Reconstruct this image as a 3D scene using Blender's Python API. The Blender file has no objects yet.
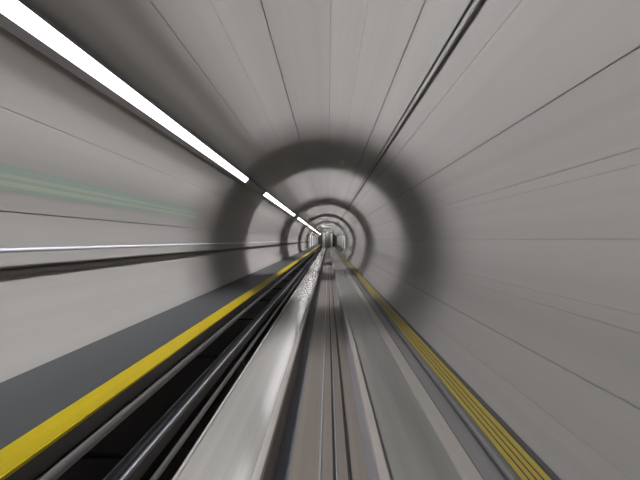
import bpy, bmesh, math
from mathutils import Matrix, Vector

S = bpy.context.scene
COL = S.collection

# ------------------------------------------------------------------ dimensions (metres; y runs along the tunnel)
EYE = 2.25                      # camera height over the invert slab
CX, CZ, R = -0.10, 2.00, 2.50   # tunnel axis and inner radius
Y0, YC, Y1 = -4.0, 66.0, 131.0  # start of the lining, end of the round part, far bulkhead
PERIOD, LAMP, LAMP0 = 15.5, 12.4, -1.5   # spacing, length and first start of the lights


def pol(deg, r):
    a = math.radians(deg)
    return (CX + r * math.cos(a), CZ + r * math.sin(a))


# ------------------------------------------------------------------ materials
def mat(name, col, rough=0.6, metal=0.0, streak=0.0, xs=7.0, emit=None, es=0.0, spec=0.5, ys=0.03, bump=0.0):
    m = bpy.data.materials.new(name)
    m.use_nodes = True
    nt = m.node_tree
    b = nt.nodes['Principled BSDF']
    b.inputs['Base Color'].default_value = (*col, 1)
    b.inputs['Roughness'].default_value = rough
    b.inputs['Metallic'].default_value = metal
    b.inputs['Specular IOR Level'].default_value = spec
    if emit:
        b.inputs['Emission Color'].default_value = (*emit, 1)
        b.inputs['Emission Strength'].default_value = es
    if streak > 0:
        tc = nt.nodes.new('ShaderNodeTexCoord')
        mp = nt.nodes.new('ShaderNodeMapping')
        mp.inputs['Scale'].default_value = (xs, ys, xs)
        nt.links.new(tc.outputs['Object'], mp.inputs['Vector'])
        n1 = nt.nodes.new('ShaderNodeTexNoise')
        n1.inputs['Scale'].default_value = 1.0
        n1.inputs['Detail'].default_value = 4.0
        n1.inputs['Roughness'].default_value = 0.6
        nt.links.new(mp.outputs['Vector'], n1.inputs['Vector'])
        mr = nt.nodes.new('ShaderNodeMapRange')
        mr.inputs['From Min'].default_value = 0.3
        mr.inputs['From Max'].default_value = 0.7
        mr.inputs['To Min'].default_value = 1 - streak
        mr.inputs['To Max'].default_value = 1 + streak
        nt.links.new(n1.outputs['Fac'], mr.inputs['Value'])
        vm = nt.nodes.new('ShaderNodeVectorMath')
        vm.operation = 'SCALE'
        vm.inputs[0].default_value = col
        nt.links.new(mr.outputs['Result'], vm.inputs['Scale'])
        nt.links.new(vm.outputs['Vector'], b.inputs['Base Color'])
        if bump > 0:
            bp = nt.nodes.new('ShaderNodeBump')
            bp.inputs['Strength'].default_value = bump
            bp.inputs['Distance'].default_value = 0.01
            nt.links.new(n1.outputs['Fac'], bp.inputs['Height'])
            nt.links.new(bp.outputs['Normal'], b.inputs['Normal'])
    return m


M = dict(
    lining=mat('lining_panels', (0.25, 0.242, 0.234), 0.55, streak=0.07, xs=4.5),
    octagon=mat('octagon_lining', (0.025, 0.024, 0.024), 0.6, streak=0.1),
    frame=mat('pale_painted_steel', (0.80, 0.79, 0.78), 0.45),
    invert=mat('brown_grey_concrete', (0.19, 0.17, 0.15), 0.55, streak=0.16, xs=9),
    slate=mat('slate_deck', (0.025, 0.028, 0.030), 0.6, streak=0.12, xs=60, spec=0.25),
    yellow=mat('yellow_grip', (0.40, 0.315, 0.002), 0.55, streak=0.06, xs=30, spec=0.25),
    yellow2=mat('yellow_cover', (0.40, 0.32, 0.06), 0.5, streak=0.06, xs=30),
    plate=mat('worn_running_plate', (0.325, 0.32, 0.305), 0.16, spec=0.9, metal=0.0, streak=0.08, xs=14),
    plate2=mat('greenish_running_plate', (0.25, 0.252, 0.235), 0.36, metal=0.2, streak=0.14, xs=6, ys=0.2),
    lip=mat('pale_kerb', (0.36, 0.345, 0.32), 0.5, streak=0.06, xs=20),
    plinth=mat('brown_concrete', (0.16, 0.145, 0.12), 0.7, streak=0.15, xs=10),
    plinth2=mat('bluish_concrete', (0.28, 0.28, 0.305), 0.6, streak=0.08, xs=14),
    trough=mat('blue_grey_shadow', (0.10, 0.115, 0.15), 0.5, streak=0.1, xs=20),  # bluish dark tone stands in for the left kerb's cast shadow
    dark=mat('dark_steel_trench_shade', (0.035, 0.032, 0.03), 0.6, streak=0.2, xs=20),  # dark steel parts; on the trench liner it paints in shade
    steel=mat('bluish_rail_steel', (0.11, 0.122, 0.145), 0.55, metal=0.1, streak=0.1, xs=40),
    edge=mat('bright_steel', (0.5, 0.5, 0.5), 0.4, metal=0.5),
    pipe=mat('grey_pipe', (0.075, 0.073, 0.072), 0.45, streak=0.08, xs=30),
    brown=mat('dark_brown', (0.022, 0.018, 0.014), 0.6, streak=0.1, xs=30),
    teal=mat('dark_teal_cable', (0.018, 0.030, 0.030), 0.5),
    black=mat('black_rubber', (0.015, 0.015, 0.016), 0.6),
    hrail=mat('pale_handrail', (0.42, 0.43, 0.48), 0.35, metal=0.2),
    trunk=mat('grey_trunking', (0.23, 0.215, 0.235), 0.5, streak=0.05, xs=30),
    glow=mat('tube_diffuser', (0.9, 0.9, 0.9), 0.4, emit=(1.0, 0.98, 1.0), es=7.0),
    ledge=mat('grey_ledge', (0.20, 0.20, 0.205), 0.5, streak=0.1, xs=18),
    ledge_dark=mat('dark_ledge', (0.075, 0.078, 0.085), 0.55, streak=0.1, xs=18),
    green=mat('grey_green_paint', (0.20, 0.25, 0.225), 0.5, streak=0.05, xs=20),
    palegreen=mat('pale_green_paint', (0.26, 0.29, 0.24), 0.5, streak=0.05, xs=20),
    panel=mat('pale_end_panel', (0.62, 0.60, 0.56), 0.5),
    panel_dark=mat('dark_end_panel', (0.14, 0.13, 0.12), 0.5),
)

# ------------------------------------------------------------------ builders
def add_extrude(bm, prof, y0, y1):
    """Closed x-z outline pushed from y0 to y1."""
    a = [bm.verts.new((x, y0, z)) for x, z in prof]
    b = [bm.verts.new((x, y1, z)) for x, z in prof]
    n = len(prof)
    for i in range(n):
        j = (i + 1) % n
        bm.faces.new((a[i], a[j], b[j], b[i]))
    bm.faces.new(a)
    bm.faces.new(list(reversed(b)))


def add_tube(bm, x, z, r, y0, y1, n=16):
    add_extrude(bm, [(x + r * math.cos(2 * math.pi * i / n), z + r * math.sin(2 * math.pi * i / n)) for i in range(n)], y0, y1)


def box(x0, x1, z0, z1, ch=0.0):
    if ch <= 0:
        return [(x0, z0), (x1, z0), (x1, z1), (x0, z1)]
    return [(x0 + ch, z0), (x1 - ch, z0), (x1, z0 + ch), (x1, z1 - ch), (x1 - ch, z1), (x0 + ch, z1), (x0, z1 - ch), (x0, z0 + ch)]


def link(name, bm, m, parent=None, sharp=22):
    bmesh.ops.recalc_face_normals(bm, faces=bm.faces[:])
    me = bpy.data.meshes.new(name)
    bm.to_mesh(me)
    bm.free()
    me.materials.append(m)
    for p in me.polygons:
        p.use_smooth = True
    me.set_sharp_from_angle(angle=math.radians(sharp))
    o = bpy.data.objects.new(name, me)
    COL.objects.link(o)
    if parent:
        o.parent = parent
        o.matrix_parent_inverse = Matrix.Translation(-Vector(parent.location))
    return o


def ext(name, prof, y0, y1, m, parent=None):
    bm = bmesh.new()
    for p in (prof if isinstance(prof[0], list) else [prof]):
        add_extrude(bm, p, y0, y1)
    return link(name, bm, m, parent)


def tube(name, x, z, r, y0, y1, m, parent=None):
    bm = bmesh.new()
    add_tube(bm, x, z, r, y0, y1)
    return link(name, bm, m, parent)


def tag(o, label, cat, group=None):
    o['label'] = label
    o['category'] = cat
    if group:
        o['group'] = group
    return o


def thing(name, loc, label, cat, group=None):
    o = bpy.data.objects.new(name, None)
    o.empty_display_size = 0.2
    o.location = loc
    COL.objects.link(o)
    return tag(o, label, cat, group)


def struct(o):
    o['kind'] = 'structure'
    return o


# ------------------------------------------------------------------ the round lining, with its long panel joints
JOINTS = {101.85: (.012, .020), 67.89: (.012, .020), 35.41: (.016, .014), 21.28: (.014, .010), 5.92: (.012, .010),
          -7.4: (.012, .006), -10.5: (.010, .004), -22.3: (.017, .022), -32.34: (.012, .003), 169.03: (.012, .02),
          151.75: (.014, .003), 121.28: (.012, .003), 111.5: (.010, .002), 87.06: (.010, .004), 79.0: (.01, .002),
          52.71: (.02, .005), 18.6: (.012, .004)}


def lining(name, a0, a1):
    inner, a = [], a0
    stops = sorted(k for k in JOINTS if a0 < k < a1)
    angs = []
    while a < a1 - 1e-6:
        angs.append((a, R))
        a += 1.5
    angs.append((a1, R))
    for k in stops:
        w, d = JOINTS[k]
        h = math.degrees(w / R) / 2
        angs = [q for q in angs if abs(q[0] - k) > h + .15]
        angs += [(k - h, R), (k - h * .6, R + d), (k + h * .6, R + d), (k + h, R)]
    angs.sort(key=lambda q: q[0])
    inner = [pol(*q) for q in angs]
    n = 60
    outer = [pol(a1 + (a0 - a1) * i / n, R + .3) for i in range(n + 1)]
    return struct(ext(name, inner + outer, Y0, YC, M['lining']))


lining('wall_right', -53.2, 36.5)
lining('ceiling', 36.5, 150.5)
lining('wall_left', 150.5, 233.2)

# the invert slab between the walls
struct(ext('floor', box(-1.62, 1.42, -0.3, 0.0), Y0, Y1 + 1.5, M['invert']))

# raised bed of the centre channel
struct(ext('floor_channel', [(-.478, 0), (.349, 0), (.361, .12), (-.489, .12)], Y0, 130.4, M['invert']))

# dark sheet added over trench wall and floor, imitating shade below the walkway
pts = [pol(a, R - .004) for a in (204, 208, 212, 216, 220, 224, 228, 232.5)]
pts2 = [pol(a, R - .02) for a in (204, 208, 212, 216, 220, 224, 228, 232.3)]
struct(ext('trench_shade_liner', pts + [(-1.21, .0), (-1.21, .012)] + pts2[:-1][::-1], Y0, YC, M['dark']))

# ------------------------------------------------------------------ the far eight-sided section
A8 = 2.52


def octa(a):
    return [(CX + a / math.cos(math.pi / 8) * math.cos(math.radians(t)), CZ + a / math.cos(math.pi / 8) * math.sin(math.radians(t)))
            for t in (-67.5, -22.5, 22.5, 67.5, 112.5, 157.5, 202.5, 247.5)]


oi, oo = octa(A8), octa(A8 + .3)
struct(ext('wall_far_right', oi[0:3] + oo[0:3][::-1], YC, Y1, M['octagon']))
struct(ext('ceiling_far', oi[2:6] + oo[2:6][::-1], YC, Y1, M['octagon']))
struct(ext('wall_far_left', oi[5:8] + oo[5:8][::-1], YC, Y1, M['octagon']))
struct(ext('wall_end', box(-3.2, 3.0, -0.3, 5.0), Y1, Y1 + .4, M['panel_dark']))


def ang_pt(p, q, deg):
    """where the ray at deg from the tunnel axis meets the segment p-q"""
    d = (math.cos(math.radians(deg)), math.sin(math.radians(deg)))
    ex, ez = q[0] - p[0], q[1] - p[1]
    den = d[0] * -ez + d[1] * ex
    s = ((p[0] - CX) * -ez + (p[1] - CZ) * ex) / den
    return (CX + s * d[0], CZ + s * d[1])


ORD = ['nearest', 'second nearest', 'third', 'fourth', 'fifth', 'sixth', 'seventh', 'eighth']
f_in, f_out = octa(A8 - .08), octa(A8 - .005)
for k in range(7):
    y = 68.5 + 9.0 * k
    bm = bmesh.new()
    # right-hand run up over the crown to the lights, then the left-hand leg
    add_extrude(bm, f_in[1:5] + [ang_pt(f_in[4], f_in[5], 130), ang_pt(f_out[4], f_out[5], 130)] + f_out[1:5][::-1], y, y + 4.2)
    add_extrude(bm, [ang_pt(f_in[4], f_in[5], 146), f_in[5], (f_in[5][0], 1.2), (f_out[5][0], 1.2), f_out[5], ang_pt(f_out[4], f_out[5], 146)], y, y + 4.2)
    tag(link('tunnel_frame', bm, M['frame']),
        'pale eight-sided steel frame lining the far tunnel, %s of seven from the driver' % ORD[k] if k < 6 else
        'pale eight-sided steel frame lining the far tunnel, last before the end wall',
        'frame', 'pale frames of the far tunnel')

# ------------------------------------------------------------------ the end of the tunnel
def slab(name, x0, x1, z0, z1, m, label, cat, parts=()):
    t = thing(name, ((x0 + x1) / 2, Y1 - .12, z0), label, cat)
    bm = bmesh.new()
    add_extrude(bm, box(x0, x1, z0, z1, .03), Y1 - .28, Y1 - .03)
    link('panel', bm, m, t)
    for nm, a, b, c, d, mm in parts:
        bm = bmesh.new()
        add_extrude(bm, box(a, b, c, d, .01), Y1 - .33, Y1 - .28)
        link(nm, bm, mm, t)


slab('end_column', -1.50, -.80, 0, 4.3, M['panel'], 'wide pale column on the left of the tunnel end wall', 'column',
     [('cover_strip', -1.2, -1.1, .1, 4.2, M['frame'])])
slab('end_column', -.62, -.22, 0, 4.3, M['plate2'], 'narrow grey column beside the wide pale one at tunnel end', 'column',
     [('cover_strip', -.45, -.39, .1, 4.2, M['pipe'])])
slab('end_column', .72, 1.22, .0, 4.1, M['panel'], 'pale column between the two dark doors at the tunnel end', 'column',
     [('cover_strip', .95, 1.0, .1, 4.0, M['frame'])])
slab('end_door', -.12, .58, .0, 4.2, M['panel_dark'], 'dark brown door in the middle of the tunnel end wall', 'door',
     [('handle', .42, .47, 1.2, 1.45, M['edge'])])
slab('end_door', 1.27, 1.72, .48, 3.6, M['black'], 'black narrow door at the right of the tunnel end wall', 'door',
     [('handle', 1.45, 1.5, 1.5, 1.75, M['edge'])])

# ------------------------------------------------------------------ evacuation walkway on the left
WZ = 1.177
t = thing('emergency_walkway', (-1.95, 0, 1.04), 'slate grey emergency walkway with ribbed yellow edge along the left wall', 'walkway')
ext('deck', [(-1.678, WZ), (-2.462, WZ), (-2.44, WZ - .13), (-1.678, WZ - .13)], Y0, Y1, M['slate'], t)
rib, n = [], 12
x0, x1 = -1.678, -1.473
for i in range(n):
    a = x0 + (x1 - x0) * i / n
    w = (x1 - x0) / n
    rib += [(a + w * .02, WZ - .009), (a + w * .30, WZ - .009), (a + w * .36, WZ + .001), (a + w * .92, WZ + .001)]
ext('edge_strip', [(x0, WZ - .018)] + rib + [(x1, WZ - .006), (x1, WZ - .018)], Y0, Y1, M['yellow'], t)
ext('edge_beam', box(-1.678, x1 - .004, WZ - .13, WZ - .018), Y0, Y1, M['dark'], t)
for k in range(10):
    y = 1.0 + 6.5 * k
    bm = bmesh.new()
    add_extrude(bm, [(-1.62, WZ - .13), (-2.43, WZ - .13), (-2.30, WZ - .30), (-1.62, WZ - .18)], y, y + .08)
    link('bracket', bm, M['dark'], t)

# round grey pipe under the walkway edge
t = thing('service_pipe', (-1.455, 0, 1.0), 'round grey pipe slung under the yellow walkway edge', 'pipe')
tube('pipe_run', -1.455, 1.012, .034, Y0, YC, M['pipe'], t)
for k in range(10):
    y = 2.0 + 6.5 * k
    ext('hanger', box(-1.475, -1.435, 1.012, WZ - .13), y, y + .03, M['dark'], t)

# bluish conductor rail in the trench
t = thing('conductor_rail', (-1.388, 0, 0), 'bluish steel conductor rail with bright edges in the dark left trench', 'rail')
rx0, rx1, rz = -1.452, -1.324, .70
ext('rail_head', [(rx0, rz - .03), (rx0 + .012, rz), (rx0 + .05, rz), (rx0 + .062, rz - .02), (rx1 - .035, rz - .02), (rx1 - .025, rz), (rx1, rz),
                  (rx1, rz - .03), (-1.36, rz - .05), (-1.36, rz - .13), (-1.416, rz - .13), (-1.416, rz - .05)], Y0, YC, M['steel'], t)
ext('wear_strip', [box(rx1 - .012, rx1 + .001, rz, rz + .006), box(rx0, rx0 + .010, rz, rz + .006)], Y0, YC, M['edge'], t)
ext('insulating_cover', box(-1.40, rx1 - .004, rz - .15, rz - .032, .01), Y0, YC, M['brown'], t)
for k in range(20):
    y = .5 + 3.2 * k
    ext('support', box(-2.14, -1.40, .565, .59), y, y + .05, M['dark'], t)

# grey conduit on brackets beside the left track
t = thing('side_conduit', (-1.262, 0, .36), 'thin grey conduit bracketed along the outer side of the left running track', 'conduit')
tube('conduit_run', -1.262, .514, .024, Y0, YC, M['pipe'], t)
for k in range(12):
    y = 1.5 + 5.5 * k
    ext('bracket', [(-1.205, .30), (-1.205, .36), (-1.25, .495), (-1.274, .495), (-1.225, .30)], y, y + .04, M['dark'], t)

# ------------------------------------------------------------------ running tracks
t = thing('running_track', (-.86, 0, 0), 'shiny pale running track left of the centre channel', 'track')
ext('plinth', [(-1.20, 0), (-.480, 0), (-.510, .38), (-1.20, .38)], Y0, 130.4, M['plinth'], t)
ext('running_plate', box(-1.172, -.585, .38, .39), Y0, 130.4, M['plate'], t)
ext('kerb', box(-.585, -.509, .38, .45, .008), Y0, 130.4, M['lip'], t)['label'] = 'pale raised inner kerb'
ext('edge_trim', box(-1.204, -1.172, .37, .405, .004), Y0, 130.4, M['lip'], t)

t = thing('running_track', (.79, 0, 0), 'dull greenish grey running track right of the centre channel', 'track')
ext('plinth', [(.350, 0), (1.20, 0), (1.20, .38), (.389, .38)], Y0, 130.4, M['plinth2'], t)
ext('running_plate', box(.472, 1.041, .38, .39), Y0, 130.4, M['plate2'], t)
ext('kerb', [(.389, .38), (.472, .38), (.472, .442), (.464, .45), (.398, .45), (.390, .442)], Y0, 130.4, M['lip'], t)['label'] = 'pale raised inner kerb'
ext('edge_trim', box(1.041, 1.203, .38, .402, .006), Y0, 130.4, M['lip'], t)

# strip coloured as the left kerb shadow, cables in the centre channel
tag(ext('kerb_shadow_strip', box(-.488, -.358, .12, .13, .003), Y0, 130, M['trough']), 'dark blue-grey strip painted as kerb shadow at the foot of the left track', 'shadow strip')
tag(tube('floor_cable', -.073, .130, .010, Y0, 130, M['hrail']), 'thin pale cable along the channel floor, leftmost of its three lines', 'cable', 'cables on the channel floor')
t = thing('floor_cable', (.067, 0, .12), 'dark cable with bright steel core along the middle of the channel floor', 'cable', 'cables on the channel floor')
tube('sheath', .057, .133, .013, Y0, 130, M['black'], t)
tube('earth_wire', .078, .128, .008, Y0, 130, M['edge'], t)
tag(tube('floor_cable', .194, .135, .015, Y0, 130, M['black']), 'thick black line drawn for a floor groove nearest the right track', 'cable', 'cables on the channel floor')  # black tube added in place of a groove in the floor

# ------------------------------------------------------------------ ledge and power rail on the right
arc = [pol(-50 + (10 * i / 8), R - .002) for i in range(9)]
arc = [p for p in arc if p[1] < .355]
struct(ext('trim_right', [(1.215, 0), (pol(-52.6, R)[0], 0)] + arc + [(1.783, .358), (1.215, .358)], Y0, Y1, M['ledge_dark']))
t = thing('cable_trough', (1.29, 0, .36), 'flat grey cable trough between the right track and yellow rail cover', 'trough')
ext('lid', box(1.215, 1.372, .378, .392, .004), Y0, Y1, M['ledge'], t)
ext('side_wall', [box(1.220, 1.235, .358, .378), box(1.352, 1.368, .358, .378)], Y0, Y1, M['ledge_dark'], t)
t = thing('power_rail', (1.56, 0, .36), 'yellow ribbed power rail cover with grey side channel at right wall foot', 'power rail')
ext('side_channel', [(1.425, .358), (1.505, .358), (1.505, .392), (1.49, .402), (1.44, .402), (1.425, .392)], Y0, Y1, M['ledge'], t)
ext('rail_body', box(1.508, 1.65, .358, .45), Y0, Y1, M['dark'], t)
cov, n = [], 4
x0, x1 = 1.456, 1.672
for i in range(n):
    w = (x1 - x0) / n
    a = x0 + w * i
    e = .95 if i == n - 1 else .70
    cov += [(a + w * .02, .455), (a + w * .04, .462), (a + w * e, .462), (a + w * (e + .02), .455)]
ext('cover_board', [(x0, .45)] + cov + [(x1, .45)], Y0, Y1, M['yellow2'], t)['label'] = 'yellow cover board with long dark grooves'
ext('groove_liner', box(x0 + .01, x1 - .01, .4505, .4560), Y0, Y1, M['black'], t)
tag(ext('wall_cable', [box(1.685, 1.735, .358, .402, .012), box(1.735, 1.80, .358, .41, .012)], Y0, Y1, M['ledge_dark']),
    'flat dark grey cable pair between yellow cover and right wall', 'cable')

# ------------------------------------------------------------------ things on the left wall
t = thing('handrail', (-2.51, 0, 2.169), 'thin pale metal handrail along the left wall', 'handrail')
tube('rail', -2.515, 2.168, .0165, Y0, YC, M['hrail'], t)
for k in range(10):
    y = 1.6 + 6.5 * k
    ext('bracket', box(-2.592, -2.515, 2.155, 2.175), y, y + .03, M['hrail'], t)
a0, a1 = 179.5, 181.1  # thin raised strip of even dark brown
tag(ext('brown_strip', [pol(a0, R - .002), pol(a0, R - .018), pol((a0 + a1) / 2, R - .021), pol(a1, R - .018), pol(a1, R - .002)], Y0, YC, M['brown']),
    'dark brown strip on the left wall below the handrail', 'duct')


def band(a0, a1, r0, r1, n=6):
    return [pol(a0 + (a1 - a0) * i / n, r0) for i in range(n + 1)] + [pol(a1 + (a0 - a1) * i / n, r1) for i in range(n + 1)]


t = thing('wall_stripe', (pol(163, R)[0], 3, pol(163, R)[1]), 'pale green wayfinding stripe on the left wall above the handrail', 'stripe')
ext('backing', band(160.68, 165.31, R - .001, R - .002), -3.5, 9.2, M['green'], t)
ext('pale_line', band(162.2, 162.95, R - .002, R - .003), -3.5, 9.2, M['palegreen'], t)
ext('pale_line', band(163.55, 164.5, R - .002, R - .003), -3.5, 9.2, M['palegreen'], t)

# ------------------------------------------------------------------ cables on the ceiling
def ceiling_cable(deg, r, m, label):
    t = thing('ceiling_cable', (pol(deg, R - r)[0], 0, pol(deg, R - r)[1]), label, 'cable', 'cables on the ceiling')
    x, z = pol(deg, R - r - .0005)
    tube('cable_run', x, z, r, Y0, Y1, m, t)
    for k in range(10):
        y = 2.2 + 6.4 * k
        h = math.degrees((r + .002) / R)
        ext('clip', band(deg - h, deg + h, R - .001, R - r * 2 - .002, 2), y, y + .02, m, t)


ceiling_cable(60.05, .0075, M['teal'], 'thin dark teal cable on the ceiling, left of the thick brown one')
ceiling_cable(58.55, .0145, M['brown'], 'thick dark brown cable on the ceiling beside a thin teal one')

t = thing('added_end_light', (CX, 128.5, 4.42), 'small round added lamp brightening the tunnel end wall', 'light')  # made-up lamp, added to brighten the end columns
bm = bmesh.new()
bmesh.ops.create_cone(bm, cap_ends=True, segments=24, radius1=.22, radius2=.26, depth=.08, matrix=Matrix.Translation((CX, 128.5, 4.46)))
link('housing', bm, M['trunk'], t)
bm = bmesh.new()
bmesh.ops.create_cone(bm, cap_ends=True, segments=24, radius1=.17, radius2=.19, depth=.03, matrix=Matrix.Translation((CX, 128.5, 4.405)))
link('diffuser', bm, M['glow'], t)
ld = bpy.data.lights.new('lamp', 'AREA')
ld.shape = 'DISK'
ld.size = .3
ld.energy = 90
lo = bpy.data.objects.new('lamp', ld)
COL.objects.link(lo)
lo.parent = t
lo.location = (0, 0, -.05)
lo.rotation_euler = (math.radians(50), 0, 0)

# ------------------------------------------------------------------ lights on the upper left wall
LD = 137.5
rad = Vector((math.cos(math.radians(LD)), 0, math.sin(math.radians(LD))))
tan = Vector((-math.sin(math.radians(LD)), 0, math.cos(math.radians(LD))))      # towards the left wall
base = Vector((CX, 0, CZ)) + rad * R


def loc2(u, n):
    p = base + tan * u - rad * n
    return (p.x, p.z)


t = thing('lighting_trunking', (base.x, 0, base.z), 'long grey trunking carrying the tube lights on the upper left wall', 'trunking')
ext('channel', [loc2(-.075, -.003), loc2(-.06, .112), loc2(.06, .112), loc2(.135, .058), loc2(.145, -.006)], Y0, 122, M['trunk'], t)

FAN = [(-120, 50, 0.09), (-94, 44, 0.36), (-68, 44, 0.88), (-46, 44, 0.62), (-24, 44, 0.42), (-4, 44, 0.29), (16, 44, 0.37), (36, 44, 0.62), (58, 44, 0.95), (81, 44, 0.58), (108, 44, 0.05)]   # louvre heads: turn, spread, share
WATT = 74
for k in range(8):
    y0 = LAMP0 + PERIOD * k
    y1 = y0 + LAMP
    lab = ('longest and nearest glowing white tube light on the upper left wall',
           'second glowing white tube light, just past the first dark gap',
           'third glowing white tube light along the upper left wall')
    label = lab[k] if k < 3 else '%s glowing white tube light along the upper left wall, far down the tunnel' % ORD[k]
    t = thing('tube_light', (base.x, (y0 + y1) / 2, base.z), label, 'light', 'tube lights on the upper left wall')
    bm = bmesh.new()
    prof = [(-.056, .112), (-.056, .124), (-.04, .136), (0, .141), (.04, .136), (.056, .124), (.056, .112)]
    add_extrude(bm, [loc2(*q) for q in prof], y0, y1)
    link('diffuser', bm, M['glow'], t, 40)
    for ya, yb in ((y0 - .05, y0), (y1, y1 + .05)):
        ext('end_cap', [loc2(u * 1.05, n + .001) for u, n in prof], ya, yb, M['trunk'], t)
    heads = [(f, 1.3, e, 1 / 3) for f in FAN for e in (0.3, 1.2, 2.2)] if k < 2 else [(f, 1.3, 1.1, 1.0) for f in FAN]
    for (turn, spread, share), ta, tb, part in heads:      # ta, tb: dimmer run at either end of the tube
        ld = bpy.data.lights.new('lamp', 'AREA')
        ld.shape = 'RECTANGLE'
        ld.size = .05
        ld.size_y = LAMP - ta - tb
        ld.energy = WATT * share * part
        ld.spread = math.radians(spread)
        ld.color = (1.0, .968, .985)
        lo = bpy.data.objects.new('lamp', ld)
        a = math.radians(LD + 180 + turn)
        d = Vector((math.cos(a), 0, math.sin(a)))
        Z = -d
        Y = Vector((0, 1, 0))
        X = Y.cross(Z)
        mw = Matrix((X, Y, Z)).transposed().to_4x4()
        px, pz = loc2(0, .175)
        mw.translation = Vector((px, (y0 + ta + y1 - tb) / 2, pz))
        COL.objects.link(lo)
        lo.parent = t
        lo.matrix_world = mw
        lo.matrix_parent_inverse = Matrix.Translation(-Vector(t.location))
        lo.matrix_basis = mw

# ------------------------------------------------------------------ world, camera, view
w = bpy.data.worlds.new('world')
S.world = w
w.use_nodes = True
w.node_tree.nodes['Background'].inputs['Color'].default_value = (.5, .52, .55, 1)
w.node_tree.nodes['Background'].inputs['Strength'].default_value = .02

cd = bpy.data.cameras.new('camera')
cd.sensor_width = 36
cd.lens = 27.0
cd.shift_x = -8 / 640
cd.clip_start = .05
cd.clip_end = 400
co = bpy.data.objects.new('camera', cd)
co.location = (0, 0, EYE)
co.rotation_euler = (math.pi / 2, 0, 0)
COL.objects.link(co)
S.camera = co

S.view_settings.view_transform = 'Standard'
S.view_settings.look = 'None'
S.view_settings.exposure = 0
S.view_settings.gamma = 1
S.view_settings.use_curve_mapping = False
